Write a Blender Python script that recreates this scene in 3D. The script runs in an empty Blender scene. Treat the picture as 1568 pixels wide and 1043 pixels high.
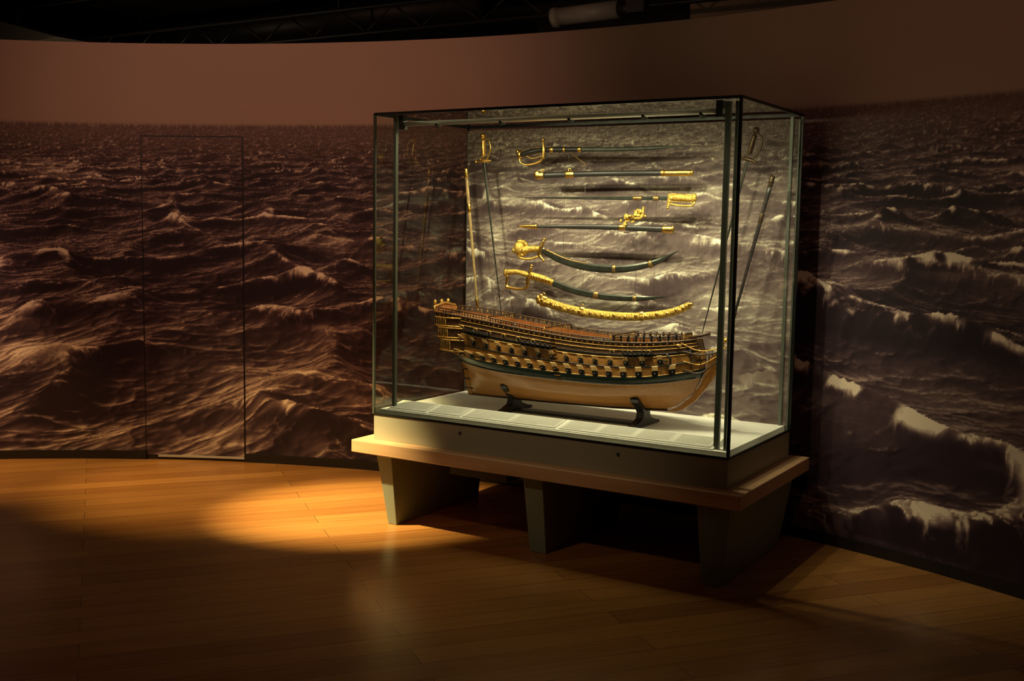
import bpy, bmesh, math, random
import numpy as np
from mathutils import Vector, Matrix
random.seed(7)
SC=bpy.context.scene
SC.view_settings.view_transform='Standard'
try: SC.view_settings.look='None'
except Exception: pass

# ------------------------------------------------------------ helpers
def link(o,parent=None):
    SC.collection.objects.link(o)
    if parent: o.parent=parent
    return o
def empty(name,loc=(0,0,0)):
    e=bpy.data.objects.new(name,None); e.empty_display_size=.1
    return link(e)
def mat(name,col,rough=.5,metal=0,spec=.5,bump=None,var=None):
    m=bpy.data.materials.new(name); m.use_nodes=True
    nt=m.node_tree; p=nt.nodes['Principled BSDF']
    p.inputs['Base Color'].default_value=(*col,1)
    p.inputs['Roughness'].default_value=rough
    p.inputs['Metallic'].default_value=metal
    p.inputs['Specular IOR Level'].default_value=spec
    tc=nt.nodes.new('ShaderNodeTexCoord')
    if var:
        sc,amt=var[0],var[1]
        n=nt.nodes.new('ShaderNodeTexNoise'); n.inputs['Scale'].default_value=sc; n.inputs['Detail'].default_value=5
        mp=nt.nodes.new('ShaderNodeMapping')
        if len(var)>2: mp.inputs['Scale'].default_value=var[2]
        nt.links.new(tc.outputs['Object'],mp.inputs[0]); nt.links.new(mp.outputs[0],n.inputs['Vector'])
        r=nt.nodes.new('ShaderNodeValToRGB'); r.color_ramp.elements[0].position=.3; r.color_ramp.elements[1].position=.7
        r.color_ramp.elements[0].color=(*[c*(1-amt) for c in col],1)
        r.color_ramp.elements[1].color=(*[min(1,c*(1+amt)) for c in col],1)
        nt.links.new(n.outputs[0],r.inputs[0]); nt.links.new(r.outputs[0],p.inputs['Base Color'])
    if bump:
        n2=nt.nodes.new('ShaderNodeTexNoise'); n2.inputs['Scale'].default_value=bump[0]; n2.inputs['Detail'].default_value=4
        nt.links.new(tc.outputs['Object'],n2.inputs['Vector'])
        b=nt.nodes.new('ShaderNodeBump'); b.inputs['Strength'].default_value=bump[1]; b.inputs['Distance'].default_value=bump[2] if len(bump)>2 else .002
        nt.links.new(n2.outputs[0],b.inputs['Height']); nt.links.new(b.outputs[0],p.inputs['Normal'])
    return m

class B:
    def __init__(s): s.v=[];s.f=[];s.m=[];s.s=[];s.mats=[]
    def mi(s,m):
        if m not in s.mats: s.mats.append(m)
        return s.mats.index(m)
    def add(s,vs,fs,m,smooth=False):
        o=len(s.v); s.v+= [tuple(v) for v in vs]; k=s.mi(m)
        for f in fs: s.f.append(tuple(i+o for i in f)); s.m.append(k); s.s.append(smooth)
    def box(s,c,d,m,R=None):
        vs=[]
        for a in (-.5,.5):
            for b in (-.5,.5):
                for e in (-.5,.5):
                    p=Vector((a*d[0],b*d[1],e*d[2]))
                    if R: p=R@p
                    vs.append(Vector(c)+p)
        s.add(vs,[(0,1,3,2),(4,6,7,5),(0,4,5,1),(2,3,7,6),(0,2,6,4),(1,5,7,3)],m)
    def bx(s,x0,x1,y0,y1,z0,z1,m): s.box(((x0+x1)/2,(y0+y1)/2,(z0+z1)/2),(x1-x0,y1-y0,z1-z0),m)
    def sweep(s,pts,a,b,m,n=8,hint=(0,1,0),cap=True,smooth=True):
        pts=[Vector(p) for p in pts]; N=len(pts); h0=Vector(hint)
        A=a if hasattr(a,'__len__') else [a]*N; Bb=b if hasattr(b,'__len__') else [b]*N
        vs=[]
        for i,p in enumerate(pts):
            t=(pts[min(i+1,N-1)]-pts[max(i-1,0)])
            if t.length<1e-9: t=Vector((1,0,0))
            t.normalize(); side=t.cross(h0)
            if side.length<1e-4: side=t.cross(Vector((0,0,1))) if abs(t.z)<.9 else t.cross(Vector((1,0,0)))
            side.normalize(); hh=side.cross(t).normalized()
            for k in range(n):
                an=2*math.pi*k/n
                vs.append(p+side*math.cos(an)*A[i]+hh*math.sin(an)*Bb[i])
        fs=[]
        for i in range(N-1):
            for k in range(n):
                k2=(k+1)%n; fs.append((i*n+k,i*n+k2,(i+1)*n+k2,(i+1)*n+k))
        if cap: fs.append(tuple(range(n))[::-1]); fs.append(tuple((N-1)*n+k for k in range(n)))
        s.add(vs,fs,m,smooth)
    def ball(s,c,r,m,n=10,k=7):
        r=(r,r,r) if not hasattr(r,'__len__') else r
        vs=[];fs=[]
        for i in range(k+1):
            th=math.pi*i/k
            for j in range(n):
                ph=2*math.pi*j/n
                vs.append((c[0]+r[0]*math.sin(th)*math.cos(ph),c[1]+r[1]*math.sin(th)*math.sin(ph),c[2]+r[2]*math.cos(th)))
        for i in range(k):
            for j in range(n):
                fs.append((i*n+j,(i+1)*n+j,(i+1)*n+(j+1)%n,i*n+(j+1)%n))
        s.add(vs,fs,m,True)
    def prism(s,prof,axis,a0,a1,m):
        n=len(prof); vs=[]
        for a in (a0,a1):
            for p in prof:
                vs.append((a,p[0],p[1]) if axis=='x' else (p[0],a,p[1]))
        fs=[tuple(range(n)),tuple(range(2*n-1,n-1,-1))]+[(i,n+i,n+(i+1)%n,(i+1)%n) for i in range(n)]
        s.add(vs,fs,m)
    def obj(s,name,parent=None,bevel=0,fixn=True):
        me=bpy.data.meshes.new(name); me.from_pydata(s.v,[],s.f)
        for m in s.mats: me.materials.append(m)
        me.polygons.foreach_set('material_index',s.m); me.polygons.foreach_set('use_smooth',s.s)
        me.update()
        if fixn:
            bm=bmesh.new(); bm.from_mesh(me); bmesh.ops.recalc_face_normals(bm,faces=bm.faces); bm.to_mesh(me); bm.free()
        o=bpy.data.objects.new(name,me); link(o,parent)
        if bevel:
            md=o.modifiers.new('bev','BEVEL'); md.width=bevel; md.segments=2; md.limit_method='ANGLE'
        return o
def spl(P,k=8):
    P=[np.array(p,float) for p in P]; Q=[2*P[0]-P[1]]+P+[2*P[-1]-P[-2]]; out=[]
    for i in range(1,len(Q)-2):
        for j in range(k):
            t=j/k; a,b,c,d=Q[i-1],Q[i],Q[i+1],Q[i+2]
            out.append(tuple(.5*((2*b)+(-a+c)*t+(2*a-5*b+4*c-d)*t*t+(-a+3*b-3*c+d)*t**3)))
    out.append(tuple(P[-1])); return out
def res(A,n):
    return list(np.interp(np.linspace(0,1,n),np.linspace(0,1,len(A)),A))

# ------------------------------------------------------------ camera
f=1700;PH=math.radians(5.9);RO=.0166;TH=math.radians(31.5)
fw=Vector((-math.sin(TH)*math.cos(PH),math.cos(TH)*math.cos(PH),-math.sin(PH)))
r0=Vector((math.cos(TH),math.sin(TH),0)); u0=r0.cross(fw)
cr=math.cos(RO)*r0+math.sin(RO)*u0; cu=-math.sin(RO)*r0+math.cos(RO)*u0
cd=bpy.data.cameras.new('camera'); cd.sensor_width=36; cd.lens=f/1568*36; cd.clip_start=.05
cam=bpy.data.objects.new('camera',cd); link(cam)
M=Matrix((( cr.x,cu.x,-fw.x,2.5965),(cr.y,cu.y,-fw.y,-4.45),(cr.z,cu.z,-fw.z,1.55),(0,0,0,1)))
cam.matrix_world=M; SC.camera=cam

# ------------------------------------------------------------ materials
GOLD=mat('gilt_brass',(.85,.55,.14),.28,1,bump=(180,.5,.002))
GOLD2=mat('carved_gilt',(.80,.48,.11),.36,.85,bump=(260,1,.004),var=(120,.5))
STEEL=mat('blued_steel',(.045,.05,.04),.3,.6,var=(20,.35))
BLACKL=mat('black_leather',(.018,.017,.016),.35)
BRASSD=mat('aged_brass',(.30,.19,.07),.4,.8,var=(60,.4))
FRAME=mat('dark_metal_frame',(.035,.04,.036),.35,.6)
FRAME2=mat('bronze_post',(.13,.15,.12),.35,.5)
CHROME=mat('light_tube_metal',(.62,.63,.55),.3,.7)
PLINTH=mat('plinth_paint',(.40,.38,.29),.5,var=(3,.06))
LEGM=mat('bench_leg_paint',(.22,.25,.19),.55,var=(4,.08))
WHITE=mat('case_floor_white',(.80,.80,.72),.6,var=(6,.03))
CARD=mat('label_card',(.62,.62,.54),.5)
INK=mat('label_print',(.38,.38,.33),.6)
BASE=mat('skirting_black',(.012,.010,.010),.4)
DARK=mat('ceiling_dark',(.02,.017,.014),.8,var=(2,.3))
DUCT=mat('duct_grey',(.30,.27,.22),.5,var=(5,.15))
TRUSS=mat('truss_dark',(.025,.022,.020),.5,.3)
SOFF=mat('soffit_plaster',(.42,.36,.29),.7,var=(2,.1))
WIRE=mat('hanging_wire',(.10,.10,.09),.4,.6)

def wood(name,c0,c1,sc,rough=.35,stretch=(1,14,14)):
    m=bpy.data.materials.new(name);m.use_nodes=True;nt=m.node_tree;p=nt.nodes['Principled BSDF']
    tc=nt.nodes.new('ShaderNodeTexCoord');mp=nt.nodes.new('ShaderNodeMapping');mp.inputs['Scale'].default_value=stretch
    n=nt.nodes.new('ShaderNodeTexNoise');n.inputs['Scale'].default_value=sc;n.inputs['Detail'].default_value=6
    r=nt.nodes.new('ShaderNodeValToRGB');r.color_ramp.elements[0].position=.3;r.color_ramp.elements[1].position=.7
    r.color_ramp.elements[0].color=(*c0,1);r.color_ramp.elements[1].color=(*c1,1)
    L=nt.links.new;L(tc.outputs['Object'],mp.inputs[0]);L(mp.outputs[0],n.inputs['Vector']);L(n.outputs[0],r.inputs[0]);L(r.outputs[0],p.inputs['Base Color'])
    p.inputs['Roughness'].default_value=rough
    return m
OAK=wood('bench_oak',(.62,.37,.20),(.74,.47,.27),2.5,.4)

def floor_mat():
    m=bpy.data.materials.new('floor_boards');m.use_nodes=True;nt=m.node_tree;p=nt.nodes['Principled BSDF'];L=nt.links.new
    tc=nt.nodes.new('ShaderNodeTexCoord');mp=nt.nodes.new('ShaderNodeMapping')
    mp.inputs['Rotation'].default_value=(0,0,math.radians(-52))
    L(tc.outputs['Object'],mp.inputs[0])
    br=nt.nodes.new('ShaderNodeTexBrick');br.offset=.43;br.offset_frequency=2
    br.inputs['Color1'].default_value=(0,0,0,1);br.inputs['Color2'].default_value=(1,1,1,1);br.inputs['Mortar'].default_value=(.5,.5,.5,1)
    br.inputs['Scale'].default_value=1;br.inputs['Mortar Size'].default_value=.0016;br.inputs['Brick Width'].default_value=2.0;br.inputs['Row Height'].default_value=.14
    L(mp.outputs[0],br.inputs['Vector'])
    mp2=nt.nodes.new('ShaderNodeMapping');mp2.inputs['Scale'].default_value=(1.5,22,1);L(mp.outputs[0],mp2.inputs[0])
    n=nt.nodes.new('ShaderNodeTexNoise');n.inputs['Scale'].default_value=1.6;n.inputs['Detail'].default_value=7;n.inputs['Distortion'].default_value=.4
    L(mp2.outputs[0],n.inputs['Vector'])
    r=nt.nodes.new('ShaderNodeValToRGB');r.color_ramp.elements[0].color=(.25,.100,.025,1);r.color_ramp.elements[1].color=(.44,.205,.058,1)
    r.color_ramp.elements[0].position=.2;r.color_ramp.elements[1].position=.8
    mx=nt.nodes.new('ShaderNodeMix');mx.inputs[0].default_value=.40
    L(n.outputs[0],mx.inputs[2]);L(br.outputs['Color'],mx.inputs[3]);L(mx.outputs[0],r.inputs[0])
    mo=nt.nodes.new('ShaderNodeMix');mo.data_type='RGBA';mo.inputs[7].default_value=(.12,.052,.017,1)
    L(br.outputs['Fac'],mo.inputs[0]);L(r.outputs[0],mo.inputs[6]);L(mo.outputs[2],p.inputs['Base Color'])
    p.inputs['Roughness'].default_value=.25;p.inputs['Specular IOR Level'].default_value=.5
    b=nt.nodes.new('ShaderNodeBump');b.inputs['Strength'].default_value=.15;b.inputs['Distance'].default_value=.002
    L(n.outputs[0],b.inputs['Height']);L(b.outputs[0],p.inputs['Normal'])
    return m
FLOOR=floor_mat()

# ---- the printed sea on the mural: a synthesised ocean (FFT wave field drawn in perspective)
def bil(A,x,y):
    N=A.shape[0];x0=np.floor(x).astype(int);y0=np.floor(y).astype(int);fx=x-x0;fy=y-y0
    x0%=N;y0%=N;x1=(x0+1)%N;y1=(y0+1)%N
    return A[x0,y0]*(1-fx)*(1-fy)+A[x1,y0]*fx*(1-fy)+A[x0,y1]*(1-fx)*fy+A[x1,y1]*fx*fy
def ocean_tile(N,L,lam,wdir,seed,chop,cut):
    rg=np.random.RandomState(seed);k1=2*np.pi*np.fft.fftfreq(N,L/N);kx,ky=np.meshgrid(k1,k1,indexing='ij')
    k=np.sqrt(kx**2+ky**2);k[0,0]=1;l=lam/(2*np.pi)
    cosw=(kx*math.cos(wdir)+ky*math.sin(wdir))/k
    Pk=np.exp(-1/(k*l)**2)/k**4*(cosw**2*.85+.15)*np.exp(-(k*cut)**2);Pk[0,0]=0
    h0=(rg.randn(N,N)+1j*rg.randn(N,N))*np.sqrt(Pk)
    H=np.real(np.fft.ifft2(h0));sd=H.std();H/=sd
    Dx=np.real(np.fft.ifft2(-1j*kx/k*h0))/sd;Dy=np.real(np.fft.ifft2(-1j*ky/k*h0))/sd
    g=lambda A,ax:(np.roll(A,-1,ax)-np.roll(A,1,ax))/(2*L/N)
    if np.corrcoef(g(Dx,0).ravel(),H.ravel())[0,1]>0: Dx=-Dx;Dy=-Dy
    J=(1+chop*g(Dx,0))*(1+chop*g(Dy,1))-(chop*g(Dx,1))**2
    ii,jj=np.meshgrid(np.arange(N),np.arange(N),indexing='ij')
    px=ii.astype(float);py=jj.astype(float)
    for _ in range(4):
        dx=bil(Dx,px,py);dy=bil(Dy,px,py);px=.5*px+.5*(ii-chop*dx*N/L);py=.5*py+.5*(jj-chop*dy*N/L)
    Hc=bil(H,px,py);Jc=bil(J,px,py)
    return Hc,g(Hc,0),g(Hc,1),Jc
def make_sea(cols,rows,seed=1,K=3.6,h=7.5,zh=2.16,A1=.42,u_off=0):
    L1,L2=96.,13.
    T1=ocean_tile(512,L1,10.5,math.radians(80),seed,.8,.42);T2=ocean_tile(512,L2,1.7,math.radians(84),seed+7,.08,.035)
    nc=len(cols);zs=[];vs=[]
    r=11.
    while r<900:
        x=(cols+u_off)/K*r;y=np.full(nc,r)
        a,b_=x/L1*512,y/L1*512;c,d=x/L2*512,y/L2*512
        H=bil(T1[0],a,b_)*A1;gx=bil(T1[1],a,b_)*A1;gy=bil(T1[2],a,b_)*A1;J=bil(T1[3],a,b_)
        fd=1/(1+(r/70)**2);A2=.05
        H2=bil(T2[0],c,d);gx=gx+bil(T2[1],c,d)*A2*fd;gy=gy+bil(T2[2],c,d)*A2*fd
        z=zh-K*(h-H)/r
        nl=np.sqrt(gx**2+gy**2+1);vx,vy,vz=-x,-y,h-H;vn=np.sqrt(vx**2+vy**2+vz**2)
        ndv=np.clip((-gx*vx-gy*vy+vz)/(nl*vn),0,1)
        F=(1-ndv)**3.2
        dif=np.clip((gx*.45+gy*.25+.8)/(nl*.95),0,1)
        foam=fd**.5*np.clip((.44-J)*1.8,0,1)*np.clip(.55+.55*H2,0,1.3)+fd*np.clip(H/A1-1.0,0,1)*.5*np.clip(.4+.6*H2,0,1.2)
        lace=np.clip(1-np.abs(H2+.35*bil(T2[0],c*2.7,d*2.7))*3.4,0,1)*np.clip(1.08-J,0,1)
        v=.42*F+.34*dif**2+.75*foam+.55*lace*fd
        zs.append(z);vs.append(v);r*=1.0022+.0012*min(r/60,1)
    Zm=np.array(zs);V=np.array(vs);out=np.zeros((len(rows),nc))
    run=np.maximum.accumulate(Zm,0)
    for i in range(nc):
        vis=np.concatenate(([True],Zm[1:,i]>run[:-1,i]))
        out[:,i]=np.interp(rows,Zm[vis,i],V[vis,i])
    m=out.mean(1);sd=out.std(1);ker=np.ones(31)/31
    pm=np.convolve(np.pad(m,15,'edge'),ker,'valid');ps=np.convolve(np.pad(sd,15,'edge'),ker,'valid')
    return (out-pm[:,None])/(ps[:,None]+1e-6)
SEA_U=np.concatenate([np.linspace(-7.2,-4.5,110)[:-1],np.linspace(-4.5,2.9,930)[:-1],np.linspace(2.9,6.4,140)])
SEA_Z=np.linspace(0,2.2,390)
SEA_V=make_sea(SEA_U,SEA_Z,seed=4)
BD_U=np.linspace(-.9455,.9455,380);BD_Z=np.linspace(.60,2.077,300)
BD_V=make_sea(BD_U,BD_Z,seed=11,u_off=.6)
def sea_mat(name,cols,bias=0.,hazec=(.20,.115,.095),skyc=(.39,.25,.20),gain=.18,haze=.62):
    m=bpy.data.materials.new(name);m.use_nodes=True;nt=m.node_tree;p=nt.nodes['Principled BSDF'];L=nt.links.new;N=nt.nodes.new
    def mth(op,a,b=None,c=None,clamp=False):
        n=N('ShaderNodeMath');n.operation=op;n.use_clamp=clamp
        for i,x in enumerate((a,b,c)):
            if x is None: continue
            if isinstance(x,(int,float)): n.inputs[i].default_value=x
            else: L(x,n.inputs[i])
        return n.outputs[0]
    uv=N('ShaderNodeUVMap');uv.uv_map='UVMap';sp=N('ShaderNodeSeparateXYZ');L(uv.outputs[0],sp.inputs[0]);Z=sp.outputs[1]
    a1=N('ShaderNodeAttribute');a1.attribute_name='sea';a2=N('ShaderNodeAttribute');a2.attribute_name='swell'
    mp=N('ShaderNodeMapping');mp.inputs['Scale'].default_value=(30,90,1);L(uv.outputs[0],mp.inputs[0])
    n=N('ShaderNodeTexNoise');n.inputs['Scale'].default_value=1;n.inputs['Detail'].default_value=6;n.inputs['Roughness'].default_value=.65;L(mp.outputs[0],n.inputs['Vector'])
    v=mth('MULTIPLY_ADD',a1.outputs['Fac'],gain,.28+bias)
    v=mth('ADD',v,mth('MULTIPLY',a2.outputs['Fac'],.22))
    v=mth('MULTIPLY',v,mth('MULTIPLY_ADD',n.outputs[0],.7,.65))
    r=N('ShaderNodeValToRGB');c_=r.color_ramp;poss=(.03,.16,.28,.42,.60,.92)
    c_.elements[0].position=poss[0];c_.elements[0].color=(*cols[0],1);c_.elements[1].position=poss[5];c_.elements[1].color=(*cols[5],1)
    for i in range(1,5):
        e=c_.elements.new(poss[i]);e.color=(*cols[i],1)
    L(v,r.inputs[0])
    hz=N('ShaderNodeMapRange');hz.interpolation_type='SMOOTHSTEP';hz.inputs[1].default_value=1.8;hz.inputs[2].default_value=2.18;hz.inputs[3].default_value=0;hz.inputs[4].default_value=haze;L(Z,hz.inputs[0])
    mh=N('ShaderNodeMix');mh.data_type='RGBA';mh.inputs[7].default_value=(*hazec,1);L(hz.outputs[0],mh.inputs[0]);L(r.outputs[0],mh.inputs[6])
    sk=N('ShaderNodeMapRange');sk.interpolation_type='SMOOTHSTEP';sk.inputs[1].default_value=2.135;sk.inputs[2].default_value=2.165
    L(mth('ADD',Z,mth('MULTIPLY_ADD',n.outputs[0],.02,-.01)),sk.inputs[0])
    ms=N('ShaderNodeMix');ms.data_type='RGBA';ms.inputs[7].default_value=(*skyc,1);L(sk.outputs[0],ms.inputs[0]);L(mh.outputs[2],ms.inputs[6])
    L(ms.outputs[2],p.inputs['Base Color']);p.inputs['Roughness'].default_value=.6;p.inputs['Specular IOR Level'].default_value=.25
    return m
SEA=sea_mat('sea_mural_print',((.020,.010,.016),(.037,.019,.027),(.076,.042,.050),(.165,.102,.100),(.40,.275,.23),(.88,.72,.56)))
SEA2=sea_mat('sea_backdrop_print',((.05,.032,.034),(.075,.050,.050),(.13,.095,.088),(.22,.175,.150),(.42,.37,.29),(.90,.86,.68)),.045,(.3,.26,.2),(.3,.27,.2),.125,.3)

GLASS=bpy.data.materials.new('case_glass');GLASS.use_nodes=True
nt=GLASS.node_tree;nt.nodes.clear();o_=nt.nodes.new('ShaderNodeOutputMaterial');mx=nt.nodes.new('ShaderNodeMixShader')
tr=nt.nodes.new('ShaderNodeBsdfTransparent');tr.inputs[0].default_value=(.93,.965,.92,1)
gl=nt.nodes.new('ShaderNodeBsdfGlossy');gl.inputs['Roughness'].default_value=.015
fr=nt.nodes.new('ShaderNodeFresnel');fr.inputs[0].default_value=1.5
ml=nt.nodes.new('ShaderNodeMath');ml.operation='MULTIPLY';ml.inputs[1].default_value=1.6
nt.links.new(fr.outputs[0],ml.inputs[0]);nt.links.new(ml.outputs[0],mx.inputs[0]);nt.links.new(tr.outputs[0],mx.inputs[1]);nt.links.new(gl.outputs[0],mx.inputs[2]);nt.links.new(mx.outputs[0],o_.inputs[0])

# ------------------------------------------------------------ room
b=B();b.add([(-10,-9,0),(7,-9,0),(7,6,0),(-10,6,0)],[(0,1,2,3)],FLOOR);b.obj('floor')
b=B();b.add([(-10,-9,3.9),(7,-9,3.9),(7,6,3.9),(-10,6,3.9)],[(0,3,2,1)],DARK);b.obj('ceiling')
for nm,a in (('wall_north',(-10,7,6,6.1)),('wall_south',(-10,7,-9.1,-9)),('wall_west',(-10.1,-10,-9,6)),('wall_east',(7,7.1,-9,6))):
    b=B();b.bx(a[0],a[1],a[2],a[3],0,3.9,DARK);b.obj(nm)

WC=(-.3,-4.33);WR=5.5;WH=2.65
def wp(u,off=0):
    a=u/WR;R=WR-off;return (WC[0]+R*math.sin(a),WC[1]+R*math.cos(a))
# larger swells and foam patches of the printed picture: (arc position, height, half width, half height, strength)
def Lp(px,py,w,h,a): return (float(np.interp(px,[0,230,400,577],[-3.9,-2.97,-2.22,-1.35])),2.17-(py-180)*.00413,w*.0041,h*.0041,a)
def Rp(px,py,w,h,a): return (float(np.interp(px,[1250,1568],[1.38,2.46])),2.15-(py-155)*.00301,w*.0033,h*.003,a)
BL=[Lp(75,250,95,17,1.1),Lp(150,262,50,12,.7),Lp(255,247,60,9,.5),Lp(430,238,80,8,.4),Lp(330,325,70,9,.55),Lp(430,322,40,8,.5),Lp(500,358,32,14,1.3),
 Lp(480,352,60,6,.6),Lp(490,490,60,8,1.0),Lp(420,500,60,8,.5),Lp(40,487,40,8,1.2),Lp(55,530,65,17,1.4),Lp(125,520,40,12,.6),Lp(450,560,95,8,.8),Lp(540,595,40,8,.8),
 Lp(60,350,60,7,.5),Lp(150,455,60,9,.4),Lp(260,380,60,8,.35),Lp(210,600,30,30,.3),Lp(150,655,110,6,.5),Lp(440,590,80,6,.5),Lp(60,690,60,6,.6),Lp(280,345,50,6,.3),
 Lp(60,600,110,28,-.8),Lp(130,320,90,18,-.6),Lp(270,430,90,22,-.6),Lp(350,375,80,12,-.4),Lp(430,640,120,25,-.7),Lp(300,520,70,15,-.5),Lp(510,430,50,20,-.5),Lp(400,270,80,14,-.4),Lp(200,640,90,16,-.5),Lp(30,440,60,15,-.4),
 Rp(1390,347,60,9,.9),Rp(1500,360,70,8,.4),Rp(1430,415,60,9,.9),Rp(1500,420,110,22,.45),Rp(1530,260,60,10,.8),Rp(1330,268,60,7,.5),Rp(1300,345,45,9,.4),Rp(1290,625,60,12,.5),Rp(1500,600,90,12,.45),
 Rp(1280,585,40,8,.4),Rp(1400,640,90,8,.4),Rp(1520,190,60,7,.4),Rp(1540,690,60,9,.4),Rp(1480,850,80,9,.5),Rp(1350,845,60,6,.5),Rp(1280,425,40,9,.4),
 Rp(1400,470,140,22,-.8),Rp(1330,520,90,25,-.6),Rp(1500,510,110,25,-.5),Rp(1400,720,160,32,-.6),Rp(1400,310,120,12,-.5),Rp(1300,770,80,30,-.5),Rp(1500,780,80,25,-.4),Rp(1340,385,60,10,-.4)]
def swell(u,z,blobs):
    s=0
    for (a,c,w,h,k) in blobs:
        dx=(u-a)/w
        if abs(dx)>2.6: continue
        zc=c-.03*abs(w)*dx*abs(dx); dz=(z-zc)/h
        if dz>0 and k>0: dz*=1.7
        elif k>0: dz*=.75
        if abs(dz)>2.6: continue
        s+=k*math.exp(-(dx*dx)-(dz*dz))
    return s
def surf_grid(name,us,zs,pos,material,blobs,parent=None,tab=None):
    TU,TZ,TV=tab or (SEA_U,SEA_Z,SEA_V)
    nu,nz=len(us),len(zs);vs=[pos(u,z) for z in zs for u in us]
    uvs=np.array([(u,z) for z in zs for u in us]);sw=[swell(u,z,blobs) for z in zs for u in us]
    rowsv=np.array([np.interp(us,TU,TV[min(int(np.searchsorted(TZ,z)),len(TZ)-1)]) for z in zs]).ravel()
    fs=[(j*nu+i,j*nu+i+1,(j+1)*nu+i+1,(j+1)*nu+i) for j in range(nz-1) for i in range(nu-1)]
    me=bpy.data.meshes.new(name);me.from_pydata(vs,[],fs);me.materials.append(material)
    ul=me.uv_layers.new(name='UVMap')
    li=np.empty(len(me.loops),dtype=np.int32);me.loops.foreach_get('vertex_index',li)
    ul.data.foreach_set('uv',uvs[li].astype(np.float32).ravel())
    at=me.attributes.new('swell','FLOAT','POINT');at.data.foreach_set('value',np.array(sw,dtype=np.float32))
    at=me.attributes.new('sea','FLOAT','POINT');at.data.foreach_set('value',rowsv.astype(np.float32))
    me.polygons.foreach_set('use_smooth',[True]*len(me.polygons))
    o=bpy.data.objects.new(name,me);return link(o,parent)
wall=surf_grid('wall_mural',SEA_U,np.concatenate([SEA_Z,[WH]]),lambda u,z:(*wp(u),z),SEA,BL)
b=B();n=120;uu=np.linspace(-7.2,6.4,n);vs=[];fs=[]
for u in uu: vs+= [(*wp(u),WH),(*wp(u,-.12),WH),(*wp(u,-.12),0)]
for i in range(n-1): fs+=[(3*i,3*i+3,3*i+4,3*i+1),(3*i+1,3*i+4,3*i+5,3*i+2)]
b.add(vs,fs,BASE);b.obj('back_face',wall,fixn=False)
def arcband(b,u0,u1,z0,z1,o0,o1,m,n=60):
    vs=[];fs=[]
    for u in np.linspace(u0,u1,n): vs+=[(*wp(u,o0),z0),(*wp(u,o1),z0),(*wp(u,o1),z1),(*wp(u,o0),z1)]
    for i in range(n-1):
        for k in range(4): fs.append((4*i+k,4*i+(k+1)%4,4*i+4+(k+1)%4,4*i+4+k))
    fs+=[(0,1,2,3),(4*n-4,4*n-1,4*n-2,4*n-3)]
    b.add(vs,fs,m)
b=B();arcband(b,-7.1,-2.985,0,.055,.0,.014,BASE);arcband(b,-2.33,6.3,0,.055,.0,.014,BASE,90);b.obj('baseboard_mural')
door=empty('door_1')
du0,du1,dz1=-2.985,-2.33,2.075
b=B();arcband(b,du0-.004,du1+.004,.0,dz1+.006,.0005,.002,BASE,12);b.obj('gap',door)
surf_grid('leaf',np.linspace(du0+.004,du1-.004,84),np.linspace(.03,dz1-.002,370),lambda u,z:(*wp(u,.006),z),SEA,BL,door)
b=B();arcband(b,du0+.08,du1-.002,.018,.032,.004,.012,mat('door_sweep',(.55,.5,.45),.4,.3),12);b.obj('bottom_strip',door)

# ------------------------------------------------------------ ceiling services
def spotfix(name,loc,aim,r=.055,l=.2):
    e=empty(name);b=B();p=Vector(loc);d=(Vector(aim)-p).normalized()
    b.sweep([p-d*l,p-d*l*.9,p-d*.05,p],[r*.6,r*.9,r,r*1.08],[r*.6,r*.9,r,r*1.08],TRUSS,16,(0,0,1))
    b.obj('can',e)
    b=B();q=p-d*l*.5;b.sweep([(q.x,q.y,q.z+r*.8),(q.x,q.y,3.9)],.012,.012,TRUSS,8);b.bx(q.x-.09,q.x+.09,q.y-.02,q.y+.02,3.86,3.9,TRUSS);b.obj('stem',e)
b=B()
b.sweep([(-9.5,2.6,3.62),(6.5,2.6,3.62)],.02,.02,TRUSS,8)
for x in (-9,-6,-3,0,3,6): b.sweep([(x,2.6,3.62),(x,2.6,3.9)],.01,.01,TRUSS,6)
b.obj('lighting_track')
b=B();b.sweep([(-9.5,3.3,3.2),(6.5,3.3,3.2)],.018,.018,TRUSS,8);b.sweep([(-9.5,3.3,3.42),(6.5,3.3,3.42)],.018,.018,TRUSS,8)
x=-9.4;k=0
while x<6.3:
    b.sweep([(x,3.3,3.2 if k%2 else 3.42),(x+.3,3.3,3.42 if k%2 else 3.2)],.01,.01,TRUSS,6);x+=.3;k+=1
for x in (-8,-4,0,4): b.sweep([(x,3.3,3.42),(x,3.3,3.9)],.012,.012,TRUSS,6)
b.obj('ceiling_truss')
b=B();b.sweep([(-1.62,2.95,3.10),(-1.58,2.95,3.105)],.075,.075,DUCT,20,(0,0,1));b.sweep([(-1.58,2.95,3.105),(-1.08,2.95,3.12)],.066,.066,DUCT,20,(0,0,1))
b.sweep([(-1.08,2.95,3.12),(-1.0,2.95,3.12),(-.9,2.95,3.14)],[.05,.04,.03],[.05,.04,.03],TRUSS,12,(0,0,1));b.bx(-1.0,-.86,2.9,3.0,3.08,3.2,TRUSS)
b.sweep([(-1.3,2.95,3.16),(-1.3,2.95,3.9)],.014,.014,TRUSS,6);b.obj('projector_tube')
b=B();b.prism([(-9.6,3.30),(-7.5,3.40),(-8.4,3.62),(-9.6,3.85)],'y',3.0,5.5,SOFF);b.sweep([(-9,3.6,3.7),(-9,3.6,3.9)],.03,.03,SOFF,8);b.obj('ceiling_soffit')
b=B();b.bx(-.8,4.5,3.6,3.9,2.9,3.9,mat('soffit_brown',(.30,.21,.14),.8));b.obj('ceiling_bulkhead')
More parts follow.
